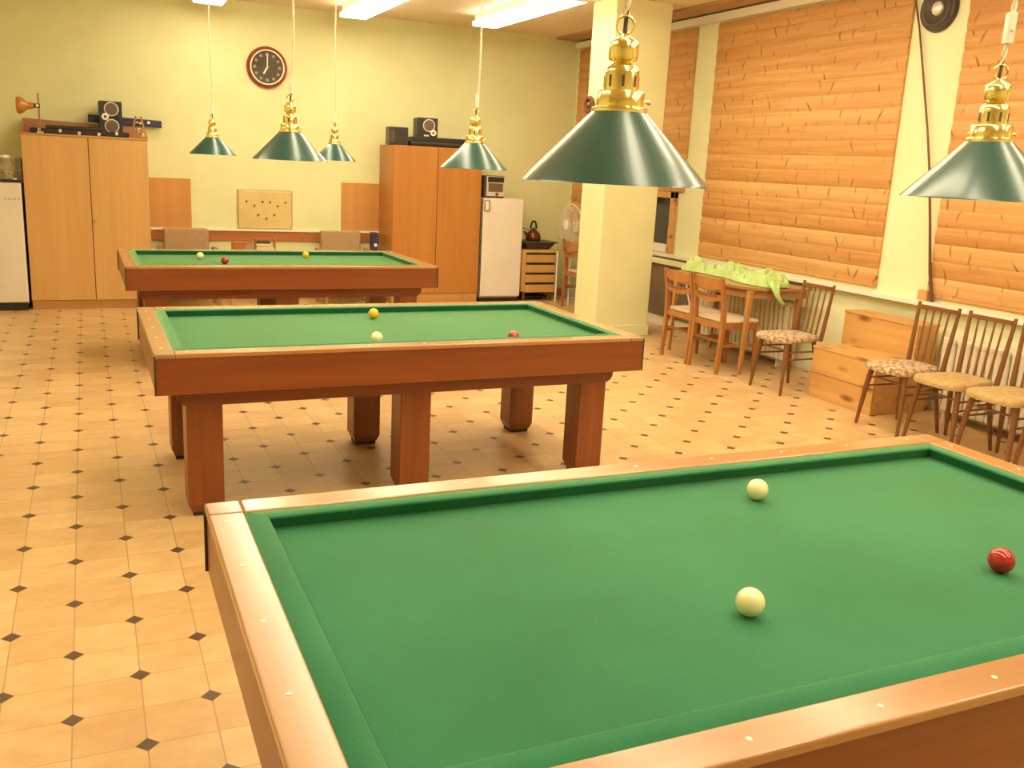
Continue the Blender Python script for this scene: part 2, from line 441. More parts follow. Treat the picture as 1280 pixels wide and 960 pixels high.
# ------------------------------------------------------------------ fluorescent luminaires
def luminaire(cx, y0, y1, label, w=.30):
    t = thing('ceiling_light', label, 'light', (cx, (y0 + y1) / 2, ZC), 0, 'fluorescent ceiling lights')
    L = (y1 - y0) / 2
    MB().box((-w / 2 + .02, -L + .02, -.075), (w / 2 - .02, L - .02, 0), .006).build('housing', M['luminaire'], t)
    MB().box((-w / 2, -L, -.125), (w / 2, L, -.075), .018, 3).build('diffuser', M['tube'], t)
    for s in (-1, 1):
        MB().box((-w / 2 - .002, s * L - .012, -.128), (w / 2 + .002, s * L + .012, -.072), .004).build('end_cap', M['luminaire'], t)
    return t
luminaire(1.27, 8.75, 10.9, 'small lit end of a fluorescent light above the clock, leftmost on the ceiling')
luminaire(2.80, 8.60, 10.75, 'middle fluorescent ceiling light, left of the one near the pillar')
luminaire(4.20, 8.10, 10.30, 'large bright fluorescent ceiling light left of the pillar')
LB = 'bright fluorescent ceiling light outside the top of the photo, over the tables'
for cx, ys in ((1.27, 8.60), (2.80, 8.45), (4.20, 7.95)):
    for k in range(4):
        luminaire(cx, ys - 2.2 - k * 2.35, ys - k * 2.35, LB)
for y0 in (4.6, 1.6):
    luminaire(-.9, y0, y0 + 2.1, LB)

# ------------------------------------------------------------------ billiard tables
TW, TD, RW, CW, TH, AB, BD = 2.4931, 1.3353, .0864, .0533, .820, .633, .783
def make_table(loc, rz, label):
    t = thing('billiard_table', label, 'billiard table', loc, rz, 'carom billiard tables')
    cx, cy = TW / 2, TD / 2
    # slate bed under cloth
    MB().box((RW, RW, .735), (TW - RW, TD - RW, BD)).build('bed', M['baize'], t, label='green cloth playing surface')
    # cushions: undercut nose
    pf = [(0, .815), (.012, .8205), (CW - .010, .8205), (CW - .002, .818), (CW, .814), (CW - .006, .808), (CW - .016, BD - .001), (0, BD - .001)]
    def cushion(axis, flip):
        m = MB()
        L = TW if axis == 'x' else TD
        D = TD if axis == 'x' else TW
        for_ = []
        va = []; vb = []
        for d, z in pf:
            o = RW + d
            a, b = RW + d, L - RW - d        # mitred ends
            c = D - o if flip else o
            if axis == 'x': va.append(m.bm.verts.new((a, c, z))); vb.append(m.bm.verts.new((b, c, z)))
            else: va.append(m.bm.verts.new((c, a, z))); vb.append(m.bm.verts.new((c, b, z)))
        n = len(pf)
        m.bm.faces.new(va); m.bm.faces.new(vb)
        for i in range(n):
            j = (i + 1) % n
            m.bm.faces.new((va[i], va[j], vb[j], vb[i]))
        return m.build('cushion', M['baize'], t)
    for ax in 'xy':
        for fl in (0, 1): cushion(ax, fl)
    # wooden top rails with inlaid sights
    gap = .0
    def rail(axis, flip):
        m = MB(); b = .006
        if axis == 'x':
            y0, y1 = (0, RW) if not flip else (TD - RW, TD)
            m.box((RW, y0, .797), (TW - RW, y1, TH), b, 3); mm = M['rail_x']
        else:
            x0, x1 = (0, RW) if not flip else (TW - RW, TW)
            m.box((x0, RW, .797), (x1, TD - RW, TH), b, 3); mm = M['rail_y']
        r = m.build('top_rail', mm, t)
        n = 7 if axis == 'x' else 3
        L = (TW if axis == 'x' else TD) - 2 * (RW + CW)
        for k in range(0, n + 2):
            p = RW + CW + L * k / (n + 1)
            c = RW * .45
            c2 = ((TD if axis == 'x' else TW) - c) if flip else c
            xy = (p, c2) if axis == 'x' else (c2, p)
            MB().cyl((xy[0], xy[1], TH - .002), (xy[0], xy[1], TH + .0008), .0055, n=12).build('sight', M['sight'], r)
    for ax in 'xy':
        for fl in (0, 1): rail(ax, fl)
    for px in (0, TW - RW):
        for py in (0, TD - RW):
            c = MB().box((px, py, .797), (px + RW, py + RW, TH), .006, 3).build('corner_cap', M['rail_cap'], t)
            ox = 0 if px == 0 else TW; oy = 0 if py == 0 else TD
            e = MB(); s = .030
            sx = 1 if px == 0 else -1; sy = 1 if py == 0 else -1
            # thin dark protector wrapped round the corner of the apron
            xs = sorted((ox - sx * .002, ox + sx * .006)); ys = sorted((oy - sy * .002, oy + sy * .006))
            e.box((xs[0], ys[0], AB + .002), (xs[1], ys[1], .812), .002)
            e.build('corner_edge', M['dark_edge'], c)
    # apron boards, slightly tucked under the rails
    ins = .005
    MB().box((ins, ins, AB), (TW - ins, ins + .03, .799), .003).build('apron', M['table_apron'], t)
    MB().box((ins, TD - ins - .03, AB), (TW - ins, TD - ins, .799), .003).build('apron', M['table_apron'], t)
    MB().box((ins, ins + .03, AB), (ins + .03, TD - ins - .03, .799), .003).build('apron', M['table_apron_y'], t)
    MB().box((TW - ins - .03, ins + .03, AB), (TW - ins, TD - ins - .03, .799), .003).build('apron', M['table_apron_y'], t)
    # under-frame: long beams on the leg lines with rounded ends, cross beams between
    i0, lw = .135, .165
    z1, z0 = AB + .06, .545
    for yy in (i0, TD - i0 - .05):
        ex = .035
        poly = [(i0 - ex, z1), (i0 - ex, z0 + .05)] + [(i0 - ex + .05 * (1 - math.cos(a)), z0 + .05 - .05 * math.sin(a)) for a in (.4, .8, 1.2, PI / 2)]
        poly += [(TW - p[0], p[1]) for p in poly[::-1]]
        MB().prism(poly, 'y', yy, yy + .05).build('long_beam', M['table_apron'], t, 30)
    for xx in (i0, cx - .04, TW - i0 - .08):
        MB().box((xx + .01, i0 + .05, z0 + .01), (xx + .07, TD - i0 - .05, z1)).build('cross_beam', M['table_apron_y'], t)
    MB().box((.04, .04, .70), (TW - .04, TD - .04, .736)).build('slate_carrier', M['table_apron'], t)
    for lx in (i0, cx - lw / 2, TW - i0 - lw):
        for ly in (i0 + .003, TD - i0 - lw - .003):
            m = MB(); ch = .018
            m.box((lx, ly, .05), (lx + lw, ly + lw, z0 + .01), .012, 2)
            m.hexa([(lx + ch, ly + ch, .022), (lx + lw - ch, ly + ch, .022), (lx + lw - ch, ly + lw - ch, .022), (lx + ch, ly + lw - ch, .022)],
                   [(lx + .004, ly + .004, .06), (lx + lw - .004, ly + .004, .06), (lx + lw - .004, ly + lw - .004, .06), (lx + .004, ly + lw - .004, .06)])
            lg = m.build('leg', M['table_leg'], t)
            MB().box((lx + ch + .004, ly + ch + .004, 0), (lx + lw - ch - .004, ly + lw - ch - .004, .023), .004).build('foot_pad', M['dark_rubber'], lg)
    return t
t0 = make_table((.2208, .9809, 0), -.0071, 'nearest billiard table, cut off by the bottom of the photo, seen from above')
dup(t0, (.2274, 4.1891, 0), .0043, 'middle billiard table, its legs and reddish front apron in full view')
dup(t0, (.2309, 7.4933, 0), .0105, 'farthest billiard table, standing in front of the two armchairs')

# balls
BR = .0312
def ball(x, y, m, label):
    o = MB().sphere((0, 0, 0), BR, 40, 24).build('billiard_ball', M[m]); o.location = (x, y, BD + BR)
    o.rotation_euler = (.4, .2, .3)
    tag(o, label, 'ball', 'billiard balls on the tables')
ball(1.235, 1.417, 'ball_white', 'cream ball nearest the viewer, in the middle of the nearest table')
ball(1.719, 1.997, 'ball_white', 'cream ball near the far cushion of the nearest table')
ball(1.977, 1.399, 'ball_red', 'red ball at the right edge of the photo on the nearest table')
ball(1.294, 4.448, 'ball_white', 'cream ball on the middle table')
ball(1.486, 5.181, 'ball_yellow', 'yellow ball on the middle table')
ball(2.009, 4.354, 'ball_red', 'red ball half hidden behind the front rail of the middle table')
ball(.856, 8.338, 'ball_white', 'cream ball on the farthest table')
ball(1.013, 7.969, 'ball_red', 'dull red ball on the farthest table')
ball(1.784, 8.462, 'ball_yellow', 'yellow ball on the farthest table')

# ------------------------------------------------------------------ pendant lamps
def make_lamp(loc, label, sw, bend, near_dz=.09):
    """origin at the shade rim centre; sw = height of the in-line switch, bend = sideways drift of the cord"""
    t = thing('pendant_lamp', label, 'lamp', loc, -.43, 'green cone lamps over the billiard tables')
    H = .140; R0 = .186; R1 = .052
    MB().lathe([(R1, H), (R1 + .004, H - .004), (R0 - .001, .004), (R0 + .001, 0), (R0 - .003, .0005), (R1 - .002, H - .006), (R1 - .004, H)], 72, closed=True).build('shade', M['shade'], t)
    MB().lathe([(R1 - .003, H - .010), (R0 - .005, .003), (R0 - .007, .003), (R1 - .006, H - .012)], 72, closed=True).build('shade_lining', M['shade_in'], t, label='white inside of the shade')
    # brass gallery, slotted neck, waist, upper cap
    g = MB().lathe([(0, H - .006), (.054, H - .006), (.056, H), (.054, H + .006), (.0475, H + .008), (.0475, H + .034), (.045, H + .037), (.030, H + .038), (0, H + .038)], 48).build('gallery', M['brass'], t)
    for a in (0, 2.09, 4.19):
        MB().cyl((.046 * math.cos(a), .046 * math.sin(a), H + .018), (.060 * math.cos(a), .060 * math.sin(a), H + .018), .004, n=10).build('thumb_screw', M['brass'], g)
    n_ = MB().lathe([(0, H + .036), (.034, H + .036), (.034, H + .072), (.031, H + .082), (.022, H + .088), (.016, H + .090), (0, H + .090)], 40).build('neck', M['brass'], t)
    for k in range(8):
        a = k * PI / 4
        Mx = Rm(a, 'Z') @ Tm(.0335, 0, 0)
        MB().box((-.001, -.0028, H + .044), (.0012, .0028, H + .066), .0006, 1, Mx).build('vent_slot', M['cord_dark'], n_)
    MB().lathe([(0, H + .088), (.016, H + .089), (.019, H + .093), (.027, H + .095), (.029, H + .098), (.029, H + .127), (.026, H + .131), (.012, H + .139), (.008, H + .143), (0, H + .144)], 40).build('cap', M['brass'], t)
    rg = MB(); rz = H + .160
    rg.tube([(.017 * math.cos(a), 0, rz + .017 * math.sin(a)) for a in [2 * PI * k / 28 for k in range(28)]], .0024, 8, closed=True)
    rg.build('hanging_ring', M['brass'], t)
    MB().lathe([(0, .02), (.012, .022), (.020, .034), (.024, .05), (.022, .068), (.014, .085), (.013, .125), (0, .13)], 24).build('bulb', M['shade_in'], t)
    # cord: two twisted strands with a gentle wander
    top = ZC - loc[2]
    z0 = H + .140
    def path(z):
        u = (z - z0) / (top - z0)
        e = math.sin(PI * min(1, u * 1.0)) 
        return Vector((bend[0] * e + .006 * math.sin(9 * u), bend[1] * e + .006 * math.sin(7 * u + 1), z))
    N = 220
    dz = near_dz
    c = MB()
    for ph in (0, PI):
        c.tube([path(z0 + dz + (top - .02 - z0 - dz) * k / N) + Vector((.0036 * math.cos(ph + k * .55), .0036 * math.sin(ph + k * .55), 0)) for k in range(N + 1)], .0032, 6)
    c.build('cord', M['cord'], t)
    MB().tube([path(z0 + (dz + .02) * k / 12) for k in range(13)], .0042, 8).build('cord_end', M['cord_dark'], t)
    p = path(sw)
    s_ = MB().box((-.010, -.012, -.036), (.010, .012, .036), .004, 2, Tm(*p)).build('cord_switch', M['white_plastic'], t)
    MB().box((-.004, -.016, -.008), (.004, -.010, .010), .002, 1, Tm(*p)).build('switch_button', M['white_plastic'], s_)
    MB().lathe([(0, top), (.045, top), (.042, top - .015), (.020, top - .035), (.006, top - .038), (0, top - .038)], 32).build('ceiling_rose', M['white_plastic'], t)
    return t
LZ = 1.662
make_lamp((.966, 1.649, LZ), 'biggest green cone lamp with brass neck, hanging in front of the pillar', .62, (.0, .0), .035)
make_lamp((2.010, 1.649, LZ), 'green cone lamp with brass neck at the right edge of the photo', .40, (.012, .0), .035)
make_lamp((.948, 4.857, LZ), 'green cone lamp hanging just below and right of the wall clock', .36, (.02, .0))
make_lamp((1.948, 4.857, LZ), 'green cone lamp hanging in front of the orange wardrobe', .36, (.015, .0))
make_lamp((.961, 8.161, LZ), 'small far green cone lamp, leftmost, left of the clock', .36, (.0, .0))
make_lamp((1.972, 8.161, LZ), 'small far green cone lamp partly behind the one right of the clock', .36, (.01, .0))

# ------------------------------------------------------------------ left cabinet and what is on it
c = thing('wardrobe', 'light oak two-door wardrobe on the left, beside the left fridge', 'wardrobe', (0, 10.7, 0))
xa, xb, zt = -.575, .605, 1.785
MB().box((xa, .02, .09), (xb, .58, zt - .02), .002).build('carcass', M['cab_light'], c)
MB().box((xa - .004, -.004, zt - .022), (xb + .004, .58, zt), .003).build('top_board', M['cab_plinth'], c)
MB().box((xa + .004, .012, 0), (xb - .004, .57, .092), .003).build('plinth', M['cab_plinth'], c)
MB().box((.030, .004, .1), (.044, .022, zt - .025)).build('door_gap', M['gap'], c)
d1 = MB().box((xa + .002, 0, .095), (.033, .021, zt - .024), .003).build('door', M['cab_light'], c)
d2 = MB().box((.040, 0, .095), (xb - .002, .021, zt - .024), .003).build('door', M['cab_light'], c)
MB().lathe([(0, 0), (.010, 0), (.010, .012), (.014, .016), (.012, .024), (0, .026)], 20, Tm(.062, .001, .935) @ Rm(PI / 2, 'X')).build('knob', M['brass'], d2)
tb = MB().hexa([(xa + .01, .535, zt), (xb - .02, .535, zt), (xb - .02, .56, zt), (xa + .01, .56, zt)],
               [(xa + .01, .535, zt + .150), (xb - .02, .535, zt + .110), (xb - .02, .56, zt + .110), (xa + .01, .56, zt + .150)], .003).build('back_board', M['cab_brown'], c)
MB().hexa([(xa + .0, .01, zt), (xa + .016, .01, zt), (xa + .016, .534, zt), (xa + .0, .534, zt)],
          [(xa + .0, .01, zt + .02), (xa + .016, .01, zt + .02), (xa + .016, .534, zt + .150), (xa + .0, .534, zt + .150)], .002).build('side_board', M['cab_brown'], c)
ZL = zt
# long black case with latches
k = thing('long_case', 'long flat black case with silver latches lying on the light wardrobe', 'case', (-.02, 10.87, ZL))
MB().box((-.475, -.075, 0), (.455, .075, .052), .014, 3).build('body', M['black_soft'], k)
MB().box((-.33, -.070, .050), (.20, .075, .086), .010, 3).build('lid', M['black_soft'], k)
for x in (-.385, -.195, -.020, .165, .335):
    z_ = .034 if x in (-.385, -.195, .335) else .018
    MB().box((x - .014, -.083, z_ - .016), (x + .014, -.073, z_ + .016), .003).build('latch', M['silver'], k)
# speaker
s = thing('speaker', 'black speaker with two round cones standing on the light wardrobe', 'speaker', (.268, 11.078, ZL))
s.rotation_euler = (0, 0, .05)
def cone(r, x, z, y, parent, rim, ctr, w=.012):
    Mx = Tm(x, y, z) @ Rm(PI / 2, 'X')
    ri = MB().lathe([(r, 0), (r, .006), (r - .004, .010), (r - w + .002, .010), (r - w, 0)], 40, Mx, closed=True).build('cone_rim', rim, parent)
    MB().lathe([(0, .009), (r * .3, .008), (r * .7, .005), (r - .010, .003), (r - .010, 0), (0, 0)], 40, Mx).build('cone', ctr, ri)
MB().box((-.110, -.10, 0), (.110, .10, .365), .006).build('cabinet', M['black'], s)
cone(.072, .005, .285, -.10, s, M['silver'], M['grille'])
cone(.072, .005, .112, -.10, s, M['silver'], M['grille'])
cone(.036, -.058, .205, -.108, s, M['white_plastic'], M['black'], .024)
MB().lathe([(0, .002), (.03, .002), (.033, 0), (0, 0)], 30, Tm(.062, -.10, .20) @ Rm(PI / 2, 'X')).build('bass_port', M['dark_rubber'], s)
# blue-black level on the back board
lv = thing('blue_bar', 'long dark blue bar lying on the back board of the light wardrobe', 'bar', (.42, 11.247, ZL + .140))
lv.rotation_euler = (0, .035, 0)
MB().box((-.37, -.012, 0), (.37, .022, .075), .008, 3).build('body', M['blue_case'], lv)
MB().box((-.365, -.014, .045), (.23, -.010, .062), .002).build('stripe', M['black'], lv)
MB().cyl((.235, -.0125, .045), (.235, -.017, .045), .016, n=20).build('white_badge', M['white_plastic'], lv)
# wooden A-frame rack
r = thing('wooden_rack', 'small wooden A-shaped rack with white pegs on the right end of the light wardrobe', 'rack', (.530, 10.80, ZL))
MB().box((-.085, -.03, 0), (.085, .03, .018), .003).build('base', M['chair_wood'], r)
for sx in (-1, 1):
    MB().hexa([(sx * .070 - .010, -.012, .016), (sx * .070 + .010, -.012, .016), (sx * .070 + .010, .012, .016), (sx * .070 - .010, .012, .016)],
              [(sx * .026 - .009, -.012, .222), (sx * .026 + .009, -.012, .222), (sx * .026 + .009, .012, .222), (sx * .026 - .009, .012, .222)]).build('upright', M['chair_wood'], r)
MB().box((-.045, -.010, .150), (.045, .010, .168), .002).build('crossbar', M['chair_wood'], r)
MB().box((-.060, -.010, .060), (.060, .010, .078), .002).build('crossbar', M['chair_wood'], r)
for x, z in ((-.012, .160), (.018, .150), (.0, .095), (-.004, .068)):
    MB().cyl((x, -.010, z), (x, -.045, z + .004), .010, .008, 14).build('peg', M['white_plastic'], r)
# clamp lamp on a rod
l = thing('clamp_lamp', 'amber spot lamp on a thin upright rod above the left end of the light wardrobe', 'lamp', (-.395, 10.730, ZL))
MB().tube([(0, 0, 0), (0, 0, .385)], .008, 12).build('rod', M['chair_wood'], l)
MB().box((-.03, -.03, 0), (.03, .03, .014), .004).build('foot', M['metal'], l)
MB().tube([(.012, -.006, .262), (-.05, -.010, .262)], .022, 18).build('clamp', M['black'], l)
MB().sphere((-.012, -.028, .262), .016, 16, 10).build('clamp_knob', M['white_plastic'], l)
Mx = Tm(-.045, -.012, .258) @ Rm(-PI / 2, 'Y') @ Rm(.0, 'X')
MB().lathe([(0, 0), (.030, 0), (.034, .03), (.036, .055), (.052, .075), (.076, .10), (.084, .13), (.076, .15), (.050, .156), (0, .158)], 36, Mx).build('lamp_shade', M['amber'], l)

# ------------------------------------------------------------------ left fridge with jars
def text_mesh(name, s, size, m, parent, Mx, sp=1.0):
    cu = bpy.data.curves.new('txt', 'FONT'); cu.body = s; cu.size = size; cu.extrude = .0008; cu.align_x = 'CENTER'; cu.space_character = sp
    o = bpy.data.objects.new('txt', cu); COL.objects.link(o)
    bpy.context.view_layer.update()
    me = bpy.data.meshes.new_from_object(o.evaluated_get(bpy.context.evaluated_depsgraph_get()))
    bpy.data.objects.remove(o); bpy.data.curves.remove(cu)
    me.transform(Mx); me.materials.clear(); me.materials.append(m)
    q = bpy.data.objects.new(name, me); COL.objects.link(q); q.parent = parent
    return q
f = thing('refrigerator', 'white fridge at the left edge of the photo with jars on top', 'fridge', (-.90, 10.66, 0))
MB().box((-.30, .02, .07), (.30, .58, 1.285), .012, 3).build('body', M['fridge'], f)
dr = MB().box((-.302, -.03, .085), (.302, .022, 1.288), .014, 3).build('door', M['fridge'], f)
MB().box((-.29, .0, 0), (.29, .56, .075), .004).build('plinth', M['black'], f)
text_mesh('lettering', 'CALEX', .030, M['darkgrey'], dr, Tm(.217, -.0312, 1.120) @ Rm(PI / 2, 'X'), 1.8)
j = thing('pickle_jar', 'clear jar with yellow-green contents on the left fridge', 'jar', (-.735, 10.78, 1.288))
MB().lathe([(0, 0), (.085, 0), (.092, .012), (.092, .165), (.080, .20), (.062, .222), (.062, .245), (.056, .245), (.056, .222), (.074, .197), (.086, .163), (.086, .012), (.080, .006), (0, .006)], 36).build('glass', M['jar_glass'], j)
MB().lathe([(0, .008), (.083, .010), (.084, .110), (.06, .125), (0, .118)], 30).build('contents', M['pickles'], j)
MB().lathe([(0, .268), (.066, .266), (.068, .240), (.066, .238), (0, .238)], 36).build('lid', M['silver'], j)
j = thing('plastic_box', 'smoky grey plastic container between the jar and the light wardrobe', 'container', (-.612, 10.90, 1.288))
MB().hexa([(-.028, -.10, 0), (.022, -.10, 0), (.022, .10, 0), (-.028, .10, 0)], [(-.032, -.11, .215), (.024, -.11, .215), (.024, .11, .215), (-.032, .11, .215)], .006).build('tub', M['tank_grey'], j)
MB().box((-.035, -.115, .213), (.026, .115, .240), .005).build('lid', M['tank_grey'], j)
MB().box((-.033, -.112, .118), (.025, -.104, .124), .001).build('rim_line', M['silver'], j)
j = thing('plastic_box', 'low dark tray at the front of the left fridge top', 'tray', (-.66, 10.67, 1.288))
MB().box((-.12, -.015, 0), (.085, .012, .032), .005).build('tray', M['black'], j)
MB().box((-.01, -.016, .030), (.03, .008, .045), .004).build('paper', M['silver'], j)

# ------------------------------------------------------------------ back wall: bumper rail, boards, notice board, clock
b = thing('wall_rail', 'reddish wooden bumper rail with white ledge along the back wall', 'rail', (0, 11.30, 0))
MB().box((.62, -.022, .685), (3.285, 0, .800), .003).build('board', M['bumper_wood'], b)
MB().box((.62, -.035, .798), (3.285, 0, .822), .003).build('ledge', M['white_trim'], b)
def panel(x0, x1, z0, z1, label):
    o = MB().box((0, -.014, 0), (x1 - x0, 0, z1 - z0), .002).build('wall_board', M['board_orange']); o.location = (x0, 11.30, z0)
    tag(o, label, 'board', 'orange boards standing on the wall ledge')
panel(.640, 1.080, .822, 1.375, 'square orange plywood board beside the light wardrobe')
panel(2.815, 3.290, .822, 1.400, 'square orange plywood board left of the orange wardrobe')
n = thing('pin_board', 'cream board with a triangle of dark pins on the back wall ledge', 'board', (1.905, 11.30, .845))
MB().box((-.310, -.026, -.022), (.310, 0, .425), .018, 3).build('board', M['notice'], n)
MB().box((-.318, -.016, -.023), (.318, -.001, .433), .012, 3).build('frame', M['notice_edge'], n)
def pin(px, py):
    x = (px - 298) / 66 * .615 - .305; z = .425 - (py - 238) / 45 * .425
    MB().cyl((x, -.026, z), (x, -.042, z), .013, .011, 14).build('pin', M['pin'], n)
for px, py in ((307.8, 251.5), (317.5, 256.5), (327.5, 251.5), (336.8, 251.8), (346.2, 256.5), (356, 251.8), (322, 267.5), (332, 272), (341.8, 267.3)):
    pin(px, py)
q = MB()
for px in list(range(312, 325, 3)) + list(range(341, 354, 3)):
    x = (px - 298) / 66 * .615 - .305; q.cyl((x, -.025, .305), (x, -.029, .305), .004, n=8)
for px in (327, 331, 335):
    x = (px - 298) / 66 * .615 - .305; q.cyl((x, -.025, .165), (x, -.029, .165), .004, n=8)
q.build('small_holes', M['notice_edge'], n)

k = thing('wall_clock', 'round wall clock with red rim and dark face showing seven', 'clock', (1.944, 11.30, 2.65))
Mc = Rm(PI / 2, 'X')
MB().lathe([(0, 0), (.226, 0), (.230, .012), (.222, .040), (.200, .055), (.186, .052), (.182, .030), (0, .030)], 64, Mc).build('rim', M['clock_red'], k)
MB().lathe([(.192, .050), (.190, .058), (.180, .058), (.176, .034), (.186, .034)], 64, Mc, closed=True).build('bezel', M['clock_ring'], k)
fc = MB().lathe([(0, .036), (.180, .036), (.180, .030), (0, .030)], 64, Mc).build('face', M['clock_face'], k)
mk = MB()
for i in range(12):
    a = i * PI / 6
    mk.cyl((.140 * math.sin(a), -.0355, .140 * math.cos(a)), (.140 * math.sin(a), -.0385, .140 * math.cos(a)), .017 if i % 3 else .019, n=16)
mk.build('hour_marks', M['clock_mark'], fc)
def hand(a, L, w):
    MB().box((-w, -.043, -.015), (w, -.040, L), .001, 1, Rm(a, 'Y')).build('clock_hand', M['clock_ring'], k)
hand(.03, .135, .006); hand(PI + .52, .085, .008)

# ------------------------------------------------------------------ armchairs against the back wall
def make_armchair(loc, label, w):
    a = thing('armchair', label, 'armchair', loc, 0, 'taupe armchairs against the back wall')
    h = w / 2
    MB().box((-h, -.05, .30), (h, .05, .842), .028, 3, Tm(0, .05, 0) @ Rm(-.06, 'X')).build('backrest', M['uphol'], a)
    MB().box((-h + .005, -.50, .33), (h - .005, .0, .44), .03, 3).build('seat', M['uphol'], a)
    for sx in (-1, 1):
        ar = MB().box((sx * (h + .045) - .028, -.46, .612), (sx * (h + .045) + .028, .04, .640), .010, 3).build('armrest', M['chair_wood'], a)
        for y in (-.42, .02):
            MB().box((sx * (h + .045) - .02, y - .02, 0), (sx * (h + .045) + .02, y + .02, .614), .006).build('leg', M['chair_wood'], a)
        MB().box((sx * (h + .045) - .012, -.40, .33), (sx * (h + .045) + .012, .0, .39), .004).build('side_rail', M['chair_wood'], a)
    return a
make_armchair((.99, 10.96, 0), 'taupe armchair behind the left part of the farthest table', .485)
make_armchair((2.745, 10.96, 0), 'taupe armchair behind the right part of the farthest table', .49)
# low bench between them carrying the box and the wooden holder
b = thing('low_table', 'low pale table between the armchairs, mostly hidden by the farthest table', 'table', (1.70, 10.95, 0))
MB().box((-.29, -.17, .57), (.29, .17, .598), .004).build('table_top', M['cab_light'], b)
for sx in (-1, 1):
    for sy in (-1, 1):
        MB().box((sx * .25 - .018, sy * .13 - .018, 0), (sx * .25 + .018, sy * .13 + .018, .572), .004).build('leg', M['cab_light'], b)
b = thing('carton', 'small red and brown box behind the farthest table', 'box', (1.580, 10.90, .598))
MB().box((-.115, -.05, 0), (.115, .05, .105), .004).build('box', M['bumper_wood'], b)
MB().hexa([(-.01, -.052, .004), (.112, -.052, .004), (.112, -.049, .004), (-.01, -.049, .004)], [(.05, -.052, .10), (.112, -.052, .10), (.112, -.049, .10), (.05, -.049, .10)]).build('side_label', M['uphol'], b, label='brown slanted label')
b = thing('wooden_holder', 'small open wooden holder with a dark slotted top behind the farthest table', 'holder', (1.830, 10.90, .598))
MB().box((-.115, -.06, 0), (.115, .06, .018), .002).build('base', M['bumper_wood'], b)
for sx in (-1, 1):
    MB().box((sx * .108 - .007, -.06, .016), (sx * .108 + .007, .06, .148), .002).build('side', M['chair_wood'], b)
MB().box((-.102, -.055, .095), (.055, .03, .128), .003).build('slotted_block', M['darkgrey'], b)
MB().box((-.100, -.05, .018), (.100, .05, .058), .003).build('block', M['beige'], b)
b = thing('blue_box', 'tall dark blue box with a white mark between armchair and orange wardrobe', 'box', (3.135, 10.96, 0))
MB().box((-.040, -.05, 0), (.040, .05, .835), .008).build('box', M['blue_case'], b)
MB().lathe([(0, .002), (.018, .002), (.020, 0), (0, 0)], 20, Tm(.008, -.05, .685) @ Rm(PI / 2, 'X')).build('white_mark', M['white_plastic'], b)

# ------------------------------------------------------------------ orange wardrobe and what is on it
c = thing('wardrobe', 'orange-brown wardrobe on the right of the back wall with speakers on top', 'wardrobe', (0, 10.7, 0))
xa, xb, zt = 3.285, 4.405, 1.868
MB().box((xa, .02, .12), (xb, .58, zt - .0), .003).build('carcass', M['cab_orange'], c)
MB().box((xa + .004, .01, 0), (xb - .004, .57, .122), .003).build('plinth', M['cab_plinth'], c)
MB().box((xa + .03, .008, .13), (xb - .03, .022, zt - .02)).build('door_gap', M['gap'], c)
for a, b_ in ((xa + .002, 3.832), (3.838, xb - .002)):
    MB().box((a, 0, .126), (b_, .021, zt - .004), .003).build('door', M['cab_orange'], c)
ZR = zt
s = thing('speaker', 'small plain dark speaker on the left end of the orange wardrobe', 'speaker', (3.37, 10.87, ZR))
s.rotation_euler = (0, 0, -.08)
MB().box((-.115, -.10, 0), (.115, .10, .205), .008).build('cabinet', M['darkgrey'], s)
MB().box((-.105, -.106, .010), (.105, -.098, .195), .004).build('front_grille', M['black_soft'], s)
MB().box((-.10, -.108, .03), (-.045, -.104, .17), .003).build('badge_panel', M['darkgrey'], s)
a = thing('amplifier', 'long flat black amplifier on the orange wardrobe', 'amplifier', (3.93, 10.91, ZR))
MB().box((-.425, -.17, 0), (.40, .17, .060), .022, 3).build('body', M['black_soft'], a)
MB().box((-.39, -.155, .058), (.38, .165, .108), .008, 3).build('upper_deck', M['black'], a)
for i in range(5):
    MB().cyl((.02 + i * .065, -.11, .107), (.02 + i * .065, -.11, .122), .012, n=14).build('control_knob', M['silver'], a)
s = thing('speaker', 'black speaker with cone and tweeter standing on the flat amplifier', 'speaker', (3.735, 10.91, ZR + .108))
s.rotation_euler = (0, 0, -.12)
MB().box((-.125, -.12, 0), (.125, .12, .222), .006).build('cabinet', M['black'], s)
cone(.073, .018, .135, -.12, s, M['silver'], M['grille'])
cone(.036, .070, .052, -.128, s, M['white_plastic'], M['grille'], .022)
MB().box((-.04, -.124, .010), (.02, -.119, .026), .002).build('name_strip', M['silver'], s)

# ------------------------------------------------------------------ right fridge with stereo on top
f = thing('refrigerator', 'white fridge with a metal handle beside the orange wardrobe', 'fridge', (4.715, 10.72, 0))
MB().box((-.272, .03, .05), (.272, .56, 1.292), .010, 3).build('body', M['fridge'], f)
dr = MB().box((-.274, -.02, .075), (.274, .03, 1.295), .012, 3).build('door', M['fridge'], f)
MB().box((-.265, .02, 0), (.265, .55, .055), .004).build('plinth', M['black'], f)
MB().box((-.268, -.040, 1.135), (-.190, -.018, 1.272), .008).build('handle', M['metal'], dr)
MB().box((-.252, -.044, 1.150), (-.212, -.038, 1.256), .004).build('handle_inset', M['white_plastic'], dr)
MB().box((-.280, -.01, .05), (-.274, .0, 1.29)).build('door_seal', M['darkgrey'], f)
s = thing('countertop_appliance', 'grey box with silver front and red knob on the right fridge', 'appliance', (4.615, 10.90, 1.295))
s.rotation_euler = (0, 0, -.05)
MB().box((-.135, -.12, 0), (.135, .12, .270), .010, 3).build('housing', M['darkgrey'], s)
MB().box((-.105, -.130, .022), (.130, -.118, .262), .006).build('front_panel', M['silver'], s)
